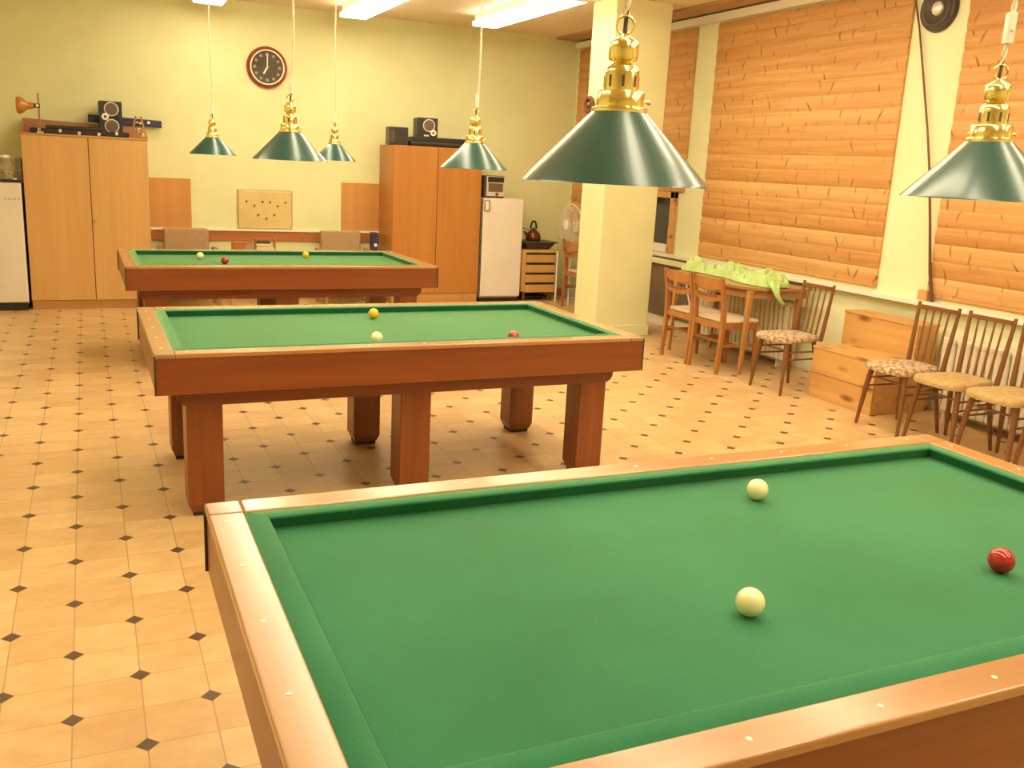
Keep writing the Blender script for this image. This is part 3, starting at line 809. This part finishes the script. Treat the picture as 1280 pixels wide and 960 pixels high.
MB().box((-.09, -.133, .190), (.122, -.128, .256), .003).build('dark_band', M['black'], s)
MB().box((-.08, -.136, .075), (.110, -.129, .180), .004).build('front_window', M['grille'], s)
MB().lathe([(0, .014), (.020, .012), (.022, 0), (0, 0)], 20, Tm(.035, -.130, .047) @ Rm(PI / 2, 'X')).build('red_knob', M['red'], s)

# ------------------------------------------------------------------ corner: drawer unit, tray, kettle, desk, fan, chair
d = thing('drawer_unit', 'wooden drawer unit with dark finger slots beside the right fridge', 'drawers', (5.275, 10.75, 0))
MB().box((-.24, .02, .11), (.24, .45, .66), .035, 4).build('carcass', M['cab_light'], d)
for i in range(4):
    z0 = .115 + i * .128
    w_ = MB().box((-.185, 0, z0), (.235, .025, z0 + .098), .004).build('drawer', M['cab_light'], d)
    MB().box((-.180, .006, z0 + .099), (.230, .028, z0 + .126), .002).build('finger_slot', M['dark_rubber'], w_)
for sx in (-1, 1):
    for y in (.06, .40):
        MB().cyl((sx * .18, y, 0), (sx * .18, y, .13), .018, .022, 14).build('leg', M['chair_dark'], d)
MB().box((-.235, .10, .03), (.235, .40, .05), .004).build('base_frame', M['dark_rubber'], d)
t = thing('tray', 'dark grey deep tray with a wide rim on the drawer unit', 'tray', (5.30, 10.97, .66))
tb = MB()
tb.hexa([(-.15, -.13, 0), (.15, -.13, 0), (.15, .13, 0), (-.15, .13, 0)], [(-.22, -.17, .085), (.22, -.17, .085), (.22, .17, .085), (-.22, .17, .085)], .006)
tb.build('body', M['darkgrey'], t)
MB().box((-.245, -.19, .083), (.245, .19, .100), .006).build('rim', M['darkgrey'], t)
k = thing('kettle', 'rounded brown kettle with a loop handle on the dark tray', 'kettle', (5.27, 10.97, .760))
k.scale = (1.15, 1.15, 1.15)
MB().lathe([(0, 0), (.075, 0), (.086, .012), (.088, .040), (.078, .075), (.055, .105), (.030, .120), (.026, .126), (0, .128)], 36).build('body', M['kettle'], k)
MB().lathe([(0, .126), (.028, .125), (.026, .134), (.010, .138), (.009, .150), (0, .152)], 24).build('lid', M['black'], k)
MB().tube([(.035 * math.cos(a), 0, .135 + .085 * math.sin(a)) for a in [PI * i / 14 for i in range(15)]], .011, 12).build('handle', M['black'], k)
MB().tube([(-.06, 0, .05), (-.10, 0, .085), (-.115, 0, .105)], [.02, .014, .010], 14).build('spout', M['kettle'], k)
MB().tube([(.02, .08, .10), (-.06, .15, .13), (-.14, .17, .12), (-.19, .18, .11)], .004, 8).build('flex', M['black'], k)

t = thing('side_desk', 'wooden desk with thin pale metal legs in the far right corner', 'desk', (5.64, 10.74, 0))
MB().box((-.150, -.42, .665), (.27, -.02, .692), .004).build('desk_top', M['cab_plinth'], t)
for x in (-.133, .25):
    for y in (-.40, -.04):
        MB().cyl((x, y, 0), (x, y, .667), .012, n=12).build('leg', M['white_plastic'], t)
for z in (.10, .40):
    MB().tube([(-.133, -.40, z), (.25, -.40, z)], .009, 10).build('crossbar', M['white_plastic'], t)
fx, fy, fz = 5.66, 10.58, .692
f = thing('desk_fan', 'pale round desk fan on the corner desk, turned to the left', 'fan', (fx, fy, fz), math.radians(-86))
MB().lathe([(0, 0), (.11, 0), (.112, .012), (.10, .026), (.03, .036), (0, .038)], 36).build('base', M['fan_white'], f)
MB().lathe([(.022, .03), (.019, .20), (.024, .24), (0, .24), ], 20).build('stand', M['fan_white'], f)
MB().cyl((.0, -.06, .038), (.0, -.072, .044), .008, n=12).build('switch', M['dark_rubber'], f)
hz = .305
MB().lathe([(0, -.05), (.045, -.045), (.055, 0), (.052, .06), (0, .065)], 28, Tm(0, .05, hz) @ Rm(PI / 2, 'X')).build('motor', M['fan_white'], f)
bl = MB()
for i in range(3):
    a0 = i * 2 * PI / 3
    P = []
    for u, wd in ((.04, .35), (.10, .75), (.17, .85), (.215, .55)):
        row = []
        for s_ in (-1, -.33, .33, 1):
            a = a0 + s_ * wd * .6
            row.append((u * math.cos(a), -.055 + s_ * .016, hz + u * math.sin(a)))
        P.append(row)
    vs = [[bl.bm.verts.new(p) for p in row] for row in P]
    vt = [[bl.bm.verts.new((p[0], p[1] - .003, p[2])) for p in row] for row in P]
    for A, sgn in ((vs, 1), (vt, -1)):
        for r_ in range(3):
            for q_ in range(3):
                fcs = [A[r_][q_], A[r_][q_ + 1], A[r_ + 1][q_ + 1], A[r_ + 1][q_]]
                bl.bm.faces.new(fcs if sgn > 0 else fcs[::-1])
bl.build('blades', M['fan_blade'], f)
gr = MB()
def ring(R, y): gr.tube([(R * math.cos(a), y, hz + R * math.sin(a)) for a in [2 * PI * i / 40 for i in range(40)]], .0036 if R < .24 else .008, 6, closed=True)
for R, y in ((.262, -.055), (.22, -.105), (.16, -.118), (.10, -.125), (.22, -.005), (.14, .01)): ring(R, y)
for i in range(36):
    a = 2 * PI * i / 36; cs, sn = math.cos(a), math.sin(a)
    gr.tube([(R * cs, y, hz + R * sn) for R, y in ((.05, -.127), (.16, -.119), (.235, -.095), (.262, -.055), (.235, -.010), (.06, .015))], .0026, 5)
gr.build('cage', M['fan_white'], f)
MB().lathe([(0, .0), (.062, 0), (.060, .008), (.03, .014), (0, .015)], 32, Tm(0, -.122, hz) @ Rm(PI / 2, 'X')).build('hub_badge', M['white_plastic'], f)

# ------------------------------------------------------------------ orange wooden chairs (seen from behind)
def make_wood_chair(loc, rz, label):
    """faces local +y"""
    c = thing('dining_chair', label, 'chair', loc, rz, 'orange wooden chairs with beige pads')
    for sx in (-1, 1):
        x = sx * .205
        m = MB()
        prof = [(-.205, 0), (-.178, .42), (-.190, .62), (-.235, .838)]
        hw = [.015, .019, .018, .014]
        for i in range(3):
            (ya, za), (yb, zb) = prof[i], prof[i + 1]; a_, b_ = hw[i], hw[i + 1]
            m.hexa([(x - a_, ya - a_, za), (x + a_, ya - a_, za), (x + a_, ya + a_, za), (x - a_, ya + a_, za)],
                   [(x - b_, yb - b_, zb), (x + b_, yb - b_, zb), (x + b_, yb + b_, zb), (x - b_, yb + b_, zb)])
        m.build('back_leg', M['chair_wood'], c)
        MB().hexa([(x - .013, .185, 0), (x + .013, .185, 0), (x + .013, .211, 0), (x - .013, .211, 0)],
                  [(x - .019, .170, .43), (x + .019, .170, .43), (x + .019, .208, .43), (x - .019, .208, .43)]).build('front_leg', M['chair_wood'], c)
        MB().box((x - .009, -.18, .235), (x + .009, .19, .262), .003).build('side_stretcher', M['chair_wood'], c)
    fr = MB()
    fr.box((-.19, -.19, .395), (.19, -.168, .445), .003); fr.box((-.19, .175, .395), (.19, .2, .445), .003)
    fr.box((-.215, -.18, .395), (-.193, .195, .445), .003); fr.box((.193, -.18, .395), (.215, .195, .445), .003)
    fr.build('seat_frame', M['chair_wood'], c)
    MB().box((-.205, -.165, .440), (.205, .215, .478), .018, 3).build('seat_pad', M['beige'], c, label='beige padded seat')
    MB().box((-.19, -.008, .240), (.19, .008, .256), .003).build('cross_stretcher', M['chair_dark'], c)
    MB().box((-.19, -.196, .275), (.19, -.180, .297), .003).build('back_stretcher', M['chair_dark'], c)
    # curved top rail with scooped lower edge, and a lower slat with notches
    n = 16
    def slat(name, ztop, zbot, y):
        m = MB(); A = []; B = []
        for k in range(n + 1):
            u = -1 + 2 * k / n; xx = .195 * u
            yy = y - .022 * (1 - u * u)
            zt_, zb_ = ztop(u), zbot(u)
            A.append([(xx, yy - .009, zb_), (xx, yy - .009, zt_), (xx, yy + .009, zt_), (xx, yy + .009, zb_)])
        vs = [[m.bm.verts.new(p) for p in q_] for q_ in A]
        for k in range(n):
            for i in range(4):
                j_ = (i + 1) % 4
                m.bm.faces.new((vs[k][i], vs[k][j_], vs[k + 1][j_], vs[k + 1][i]))
        m.bm.faces.new(vs[0]); m.bm.faces.new(vs[-1][::-1])
        return m.build(name, M['chair_wood'], c)
    slat('top_rail', lambda u: .832 - .006 * u * u, lambda u: .758 - .028 * (1 - u * u) + .0, -.222)
    sl = slat('lower_slat', lambda u: .700 - .020 * (1 - u * u), lambda u: .648 - .026 * (1 - u * u), -.205)
    nt = MB()
    for k in range(5):
        u = -.6 + k * .3
        nt.box((.195 * u - .022, -.243 + .022 * u * u, .700 - .020 * (1 - u * u) - .016), (.195 * u + .018, -.215 + .022 * u * u, .7 - .020 * (1 - u * u) + .002), .002, 1)
    nt.build('notches', M['chair_dark'], sl)
    return c
wc = make_wood_chair((5.145, 7.11, 0), -PI / 2, 'orange wooden chair at the half-round table, farther one, beside the pillar')
dup(wc, (5.150, 6.660, 0), -PI / 2, 'orange wooden chair at the half-round table, nearer one with notched back')
dup(wc, (5.60, 10.08, 0), -PI / 2, 'pale wooden chair in the far corner, partly hidden by the pillar')

# ------------------------------------------------------------------ half-round table with the green cloth
t = thing('half_round_table', 'brown table with rounded corners against the radiator, under the lime cloth', 'table', (5.50, 6.95, 0))
def rr(x0, x1, y0, y1, R, n=10):
    P = []
    for cx, cy, a0 in ((x0 + R, y0 + R, PI), (x1 - .04, y0 + .04, 1.5 * PI), (x1 - .04, y1 - .04, 0), (x0 + R, y1 - R, PI / 2)):
        q = R if cx == x0 + R else .04
        for i in range(n + 1):
            a = a0 + (PI / 2) * i / n
            P.append((cx + q * math.cos(a), cy + q * math.sin(a)))
    return P
TZ = .762
MB().prism(rr(-.345, .335, -.61, .82, .33), 'z', TZ - .024, TZ).build('table_top', M['half_table'], t, 30)
MB().prism(rr(-.315, .315, -.575, .785, .31), 'z', TZ - .095, TZ - .022).build('apron', M['half_table'], t, 30)
for x, y in ((-.345, -.548), (-.345, .56), (.215, -.53), (.17, .60)):
    yy = y * 1.0
    MB().hexa([(x - .014, yy - .014, 0), (x + .014, yy - .014, 0), (x + .014, yy + .014, 0), (x - .014, yy + .014, 0)],
              [(x + .010, yy - .022, TZ - .023), (x + .054, yy - .022, TZ - .023), (x + .054, yy + .022, TZ - .023), (x + .010, yy + .022, TZ - .023)], .003).build('leg', M['half_leg'], t)

def crumpled():
    m = MB(); bm = m.bm
    nx, ny = 46, 130
    vs = []
    for j in range(ny + 1):
        v = j / ny; row = []
        for i in range(nx + 1):
            u = i / nx
            y = -.55 + 1.42 * v
            half = .14 + .05 * math.sin(5 * v + 1) + .04 * noise.noise(Vector((v * 5, 2, 0)))
            taper = min(1, v / .10) ** .5 * min(1, (1 - v) / .12) ** .5
            half *= .35 + .65 * taper
            cx = .02 + .05 * math.sin(3.2 * v + .3)
            x = cx + (u - .5) * 2 * half
            e = (1 - (2 * u - 1) ** 4) * (.25 + .75 * taper)
            p = Vector((x * 9, y * 7, 0))
            f1 = abs(noise.noise(p * 1.0 + Vector((0, 0, 3)))) 
            f2 = abs(noise.noise(Vector((x * 20 + 2.5 * noise.noise(p * .6), y * 15, 7))))
            f3 = noise.noise(Vector((x * 5, y * 3.4, 11)))
            f4 = abs(noise.noise(Vector((x * 42, y * 30, 19))))
            h = e * (.040 + .095 * max(0, .50 + f3) * (1 - 1.5 * f1) + .060 * (1 - 2.8 * f2) - .020 * f4)
            dx = .018 * noise.noise(Vector((x * 14, y * 14, 31))) * e
            dy = .020 * noise.noise(Vector((x * 14, y * 14, 47))) * e
            row.append(bm.verts.new((x + dx, y + dy, max(.004, h) if 0 < i < nx and 0 < j < ny else .002)))
        vs.append(row)
    for j in range(ny):
        for i in range(nx):
            bm.faces.new((vs[j][i], vs[j][i + 1], vs[j + 1][i + 1], vs[j + 1][i]))
    # the tail slipping over the front edge near the right-hand end
    tl = []
    path = [(.06, -.30, .075), (.03, -.40, .065), (-.02, -.48, .050), (-.06, -.545, .036), (-.085, -.597, .018), (-.095, -.625, -.012), (-.088, -.640, -.055), (-.066, -.655, -.095), (-.040, -.665, -.120)]
    for k, (px, py, pz) in enumerate(path):
        row = []
        wd = .055 - .003 * k
        for i in range(13):
            s_ = -1 + i / 6
            fold = .020 * math.sin(s_ * 6 + k * .5) + .008 * noise.noise(Vector((s_ * 3, k * .8, 5)))
            if k < 5: row.append(bm.verts.new((px + s_ * wd, py - s_ * .02, max(.006, pz + fold))))
            else: row.append(bm.verts.new((px + s_ * wd, py - .012 + fold * .7, pz - .008 * s_)))
        tl.append(row)
    for k in range(len(path) - 1):
        for i in range(12): bm.faces.new((tl[k][i], tl[k][i + 1], tl[k + 1][i + 1], tl[k + 1][i]))
    o = m.build('cloth', M['lime'], None, 180)
    so = o.modifiers.new('thick', 'SOLIDIFY'); so.thickness = .003
    sb = o.modifiers.new('sub', 'SUBSURF'); sb.levels = 1; sb.render_levels = 1
    return o
o = crumpled(); o.location = (5.46, 6.92, TZ + .002)
tag(o, 'crumpled lime green cloth heaped on the table by the radiator', 'cloth')

# ------------------------------------------------------------------ spindle-back chairs along the right wall
def make_spindle_chair(loc, rz, label, seatm):
    """faces local +y; seat, splayed tapered legs, two posts, top rail, four spindles"""
    c = thing('spindle_chair', label, 'chair', loc, rz, 'brown spindle-back chairs along the right wall')
    W = M['chair_dark']
    # upholstered seat: rounded trapezoid, domed top
    m = MB(); bm = m.bm
    out = []
    N = 44
    for k in range(N):
        a = 2 * PI * k / N
        cs, sn = math.cos(a), math.sin(a)
        ex = 2 / 4.2
        x = .184 * math.copysign(abs(cs) ** ex, cs); y = .220 * math.copysign(abs(sn) ** ex, sn)
        x *= 1.0 + .12 * (y / .22) - (.02 if y < 0 else 0)
        y += .018 * (1 - (x / .21) ** 2) if y > 0 else 0
        out.append((x, y))
    lev = [(.90, .418), (.985, .424), (1.0, .440), (.985, .457), (.93, .466), (.80, .472), (.45, .478)]
    rings = [[bm.verts.new((x * s_, y * s_, z)) for x, y in out] for s_, z in lev]
    for A, B in zip(rings[:-1], rings[1:]):
        for k in range(N):
            l_ = (k + 1) % N; bm.faces.new((A[k], A[l_], B[l_], B[k]))
    bm.faces.new(rings[0][::-1]); bm.faces.new(rings[-1])
    m.build('seat', seatm, c, 60)
    for sx in (-1, 1):
        MB().tube([(sx * .150, .140, .425), (sx * .170, .160, .26), (sx * .190, .185, 0)], [.020, .018, .0115], 14).build('front_leg', W, c)
        MB().tube([(sx * .140, -.140, .425), (sx * .160, -.172, .26), (sx * .182, -.210, 0)], [.019, .017, .0115], 14).build('rear_leg', W, c)
        MB().hexa([(sx * .152 - .016, -.212, .425), (sx * .152 + .016, -.212, .425), (sx * .152 + .016, -.188, .425), (sx * .152 - .016, -.188, .425)],
                  [(sx * .172 - .010, -.265, .885), (sx * .172 + .010, -.265, .885), (sx * .172 + .010, -.247, .885), (sx * .172 - .010, -.247, .885)], .004).build('back_post', W, c)
        for z in (.345, .285):
            yf = .150 + (.425 - z) * .1; yr = -.155 - (.425 - z) * .16
            MB().tube([(sx * .163, yf, z), (sx * .158, yr, z)], .0075, 10).build('side_stretcher', W, c)
    MB().tube([(-.158, .15, .360), (.158, .15, .360)], .0075, 10).build('front_stretcher', W, c)
    MB().box((-.16, -.258, .838), (.16, -.240, .868), .004, 2).build('top_rail', W, c)
    for k in range(4):
        u = (-1 + 2 * (k + 1) / 5)
        MB().tube([(u * .140, -.196, .43), (u * .150, -.222, .62), (u * .162, -.249, .845)], [.0075, .0085, .0060], 10).build('spindle', W, c)
    return c
AX = 5.180
sc = make_spindle_chair((AX - .01, 5.845, 0), PI / 2, 'brown spindle-back chair with a worn floral seat between radiator and pine box', M['floral'])
dup(sc, (AX, 4.650, 0), PI / 2, 'brown spindle-back chair with mottled floral seat in front of the pine box')
sc2 = make_spindle_chair((AX + .01, 4.225, 0), PI / 2, 'brown spindle-back chair with tan seat, second in the row from the pine box', M['tan_seat'])
dup(sc2, (AX + .01, 3.810, 0), PI / 2, 'brown spindle-back chair with tan seat, third in the row from the pine box')
dup(sc, (AX + .01, 3.395, 0), PI / 2, 'spindle-back chair cut off by the right edge, only its pale floral seat corner showing')

# ------------------------------------------------------------------ pine step box
b = thing('pine_box', 'two-step pine wood box by the right wall between the spindle chairs', 'box', (0, 0, 0))
MB().box((5.25, 4.965, 0), (5.62, 5.630, .395), .004).build('lower_box', M['pine_box'], b)
MB().box((5.246, 4.960, .395), (5.62, 5.635, .413), .003).build('lower_lid', M['pine_box'], b)
MB().box((5.62, 4.965, 0), (5.84, 5.72, .660), .004).build('upper_box', M['pine_box'], b)
MB().box((5.252, 4.966, .196), (5.2485, 5.629, .199)).build('board_joint', M['gap'], b)
MB().box((5.615, 4.96, .660), (5.845, 5.725, .676), .003).build('upper_lid', M['pine_box'], b)

# ------------------------------------------------------------------ cast-iron radiators
def make_radiator(loc, n, label):
    t = thing('radiator', label, 'radiator', loc, 0, 'cast-iron radiators under the sill')
    first = None
    for k in range(n):
        if first is None:
            m = MB()
            for dx in (-.055, 0, .055):
                P = [(dx, 0, .085), (dx, 0, .13), (dx, 0, .56), (dx, 0, .605)]
                m.tube(P, [.019, .0255, .0255, .019], 12)
            m.box((-.075, -.029, .070), (.075, .029, .120), .014, 3)
            m.box((-.075, -.029, .570), (.075, .029, .618), .014, 3)
            first = m.build('section', M['radiator'], t)
        else:
            o = first.copy(); COL.objects.link(o); o.parent = t; first_l = o
            o.location = (0, -k * .064, 0)
    for k in (1, n - 2):
        MB().box((-.06, -k * .064 - .012, 0), (.06, -k * .064 + .012, .080), .004).build('foot', M['radiator'], t)
    MB().tube([(0, -(n - 1) * .064, .590), (0, -(n - 1) * .064 - .07, .590), (.03, -(n - 1) * .064 - .09, .590), (.06, -(n - 1) * .064 - .095, .590)], .012, 12).build('pipe', M['radiator'], t)
    MB().lathe([(0, 0), (.022, 0), (.024, .02), (.020, .045), (0, .05)], 20, Tm(0, -(n - 1) * .064 - .05, .600)).build('valve', M['white_plastic'], t)
    return t
make_radiator((5.800, 7.90, 0), 22, 'cream cast-iron radiator behind the half-round table')
make_radiator((5.800, 4.800, 0), 23, 'cream cast-iron radiator behind the row of spindle chairs at the right')

# ------------------------------------------------------------------ things on the right wall
s = thing('wall_speaker', 'round dark loudspeaker with silver centre high on the pale strip', 'speaker', (5.95, 5.49, 3.0))
Mw = Rm(-PI / 2, 'Y')
MB().lathe([(0, 0), (.165, 0), (.170, .015), (.160, .040), (.145, .048), (.130, .044), (.118, .050), (.10, .042), (.085, .036), (.06, .028), (0, .026)], 56, Mw).build('cone', M['rubber_rings'], s)
MB().lathe([(.128, .046), (.124, .053), (.116, .053), (.112, .046)], 56, Mw, closed=True).build('surround_ring', M['darkgrey'], s)
MB().lathe([(0, .058), (.030, .056), (.048, .046), (.052, .030), (0, .026)], 36, Mw).build('dust_cap', M['silver'], s)
# long thin bowed pole standing on the sill
pp = [(5.925, 5.730, 3.10), (5.922, 5.648, 2.877), (5.918, 5.538, 2.511), (5.912, 5.418, 2.111), (5.908, 5.344, 1.83), (5.905, 5.256, 1.411), (5.903, 5.187, 1.049), (5.903, 5.128, .826)]
o = MB().tube(pp, [.007, .007, .008, .008, .009, .010, .012, .014], 12).build('pole', M['pole_wood'])
tag(o, 'long thin dark bowed pole leaning on the pale strip right of the big cladding', 'pole')
o = MB().box((5.89, 5.175, .825), (5.94, 5.265, .905), .004).build('wood_block', M['pine_box'])
tag(o, 'small tan wood block on the sill beside the dark pole', 'block')
# light stick leaning in the recess behind the pillar
o = MB().tube([(5.84, 8.05, .006), (5.885, 8.42, .70)], .010, 10).build('stick', M['silver'])
tag(o, 'pale thin stick leaning under the sill behind the first wooden chair', 'stick')
# round dark ornament on the pillar's left face
o = thing('wall_ornament', 'round reddish-brown wreath ornament on the left face of the pillar', 'ornament', (4.735, 8.655, 2.335))
orn = MB()
for i in range(26):
    a = 2 * PI * i / 26
    orn.sphere((-.022, .068 * math.cos(a), .068 * math.sin(a)), .021 + .006 * random.random(), 10, 8)
orn.build('wreath', mottled('wreath_brown', (.20, .06, .03, 1), (.10, .03, .015, 1), 40, .8), o)
MB().sphere((-.016, 0, 0), .035, 14, 10).build('centre', M['pin'], o)

# ------------------------------------------------------------------ camera
pitch, roll, yaw, fpx, hcam = -.2306, .0497, .4331, 1155.75, 1.6852
cy_, sy_ = math.cos(yaw), math.sin(yaw); cp, sp_ = math.cos(pitch), math.sin(pitch); cr, sr = math.cos(roll), math.sin(roll)
ex = Vector((cy_, -sy_, 0)); ey = Vector((sy_, cy_, 0)); ez = Vector((0, 0, 1))
fw = ey * cp + ez * sp_; ev = -ey * sp_ + ez * cp
right = ex * cr + ev * sr; up = -ex * sr + ev * cr
cam = bpy.data.cameras.new('camera'); co = bpy.data.objects.new('camera', cam); COL.objects.link(co)
cam.sensor_width = 36; cam.lens = fpx * 36 / 1280; cam.clip_start = .05
co.matrix_world = Matrix(((right.x, up.x, -fw.x, 0), (right.y, up.y, -fw.y, 0), (right.z, up.z, -fw.z, hcam), (0, 0, 0, 1)))
SC.camera = co

# ------------------------------------------------------------------ world and view
wd = bpy.data.worlds.new('world'); SC.world = wd; wd.use_nodes = True
wd.node_tree.nodes['Background'].inputs[0].default_value = (.02, .02, .03, 1)
wd.node_tree.nodes['Background'].inputs[1].default_value = .3
vs = SC.view_settings
vs.view_transform = 'Standard'; vs.look = 'None'; vs.exposure = 0.45; vs.gamma = 1.0; vs.use_curve_mapping = False
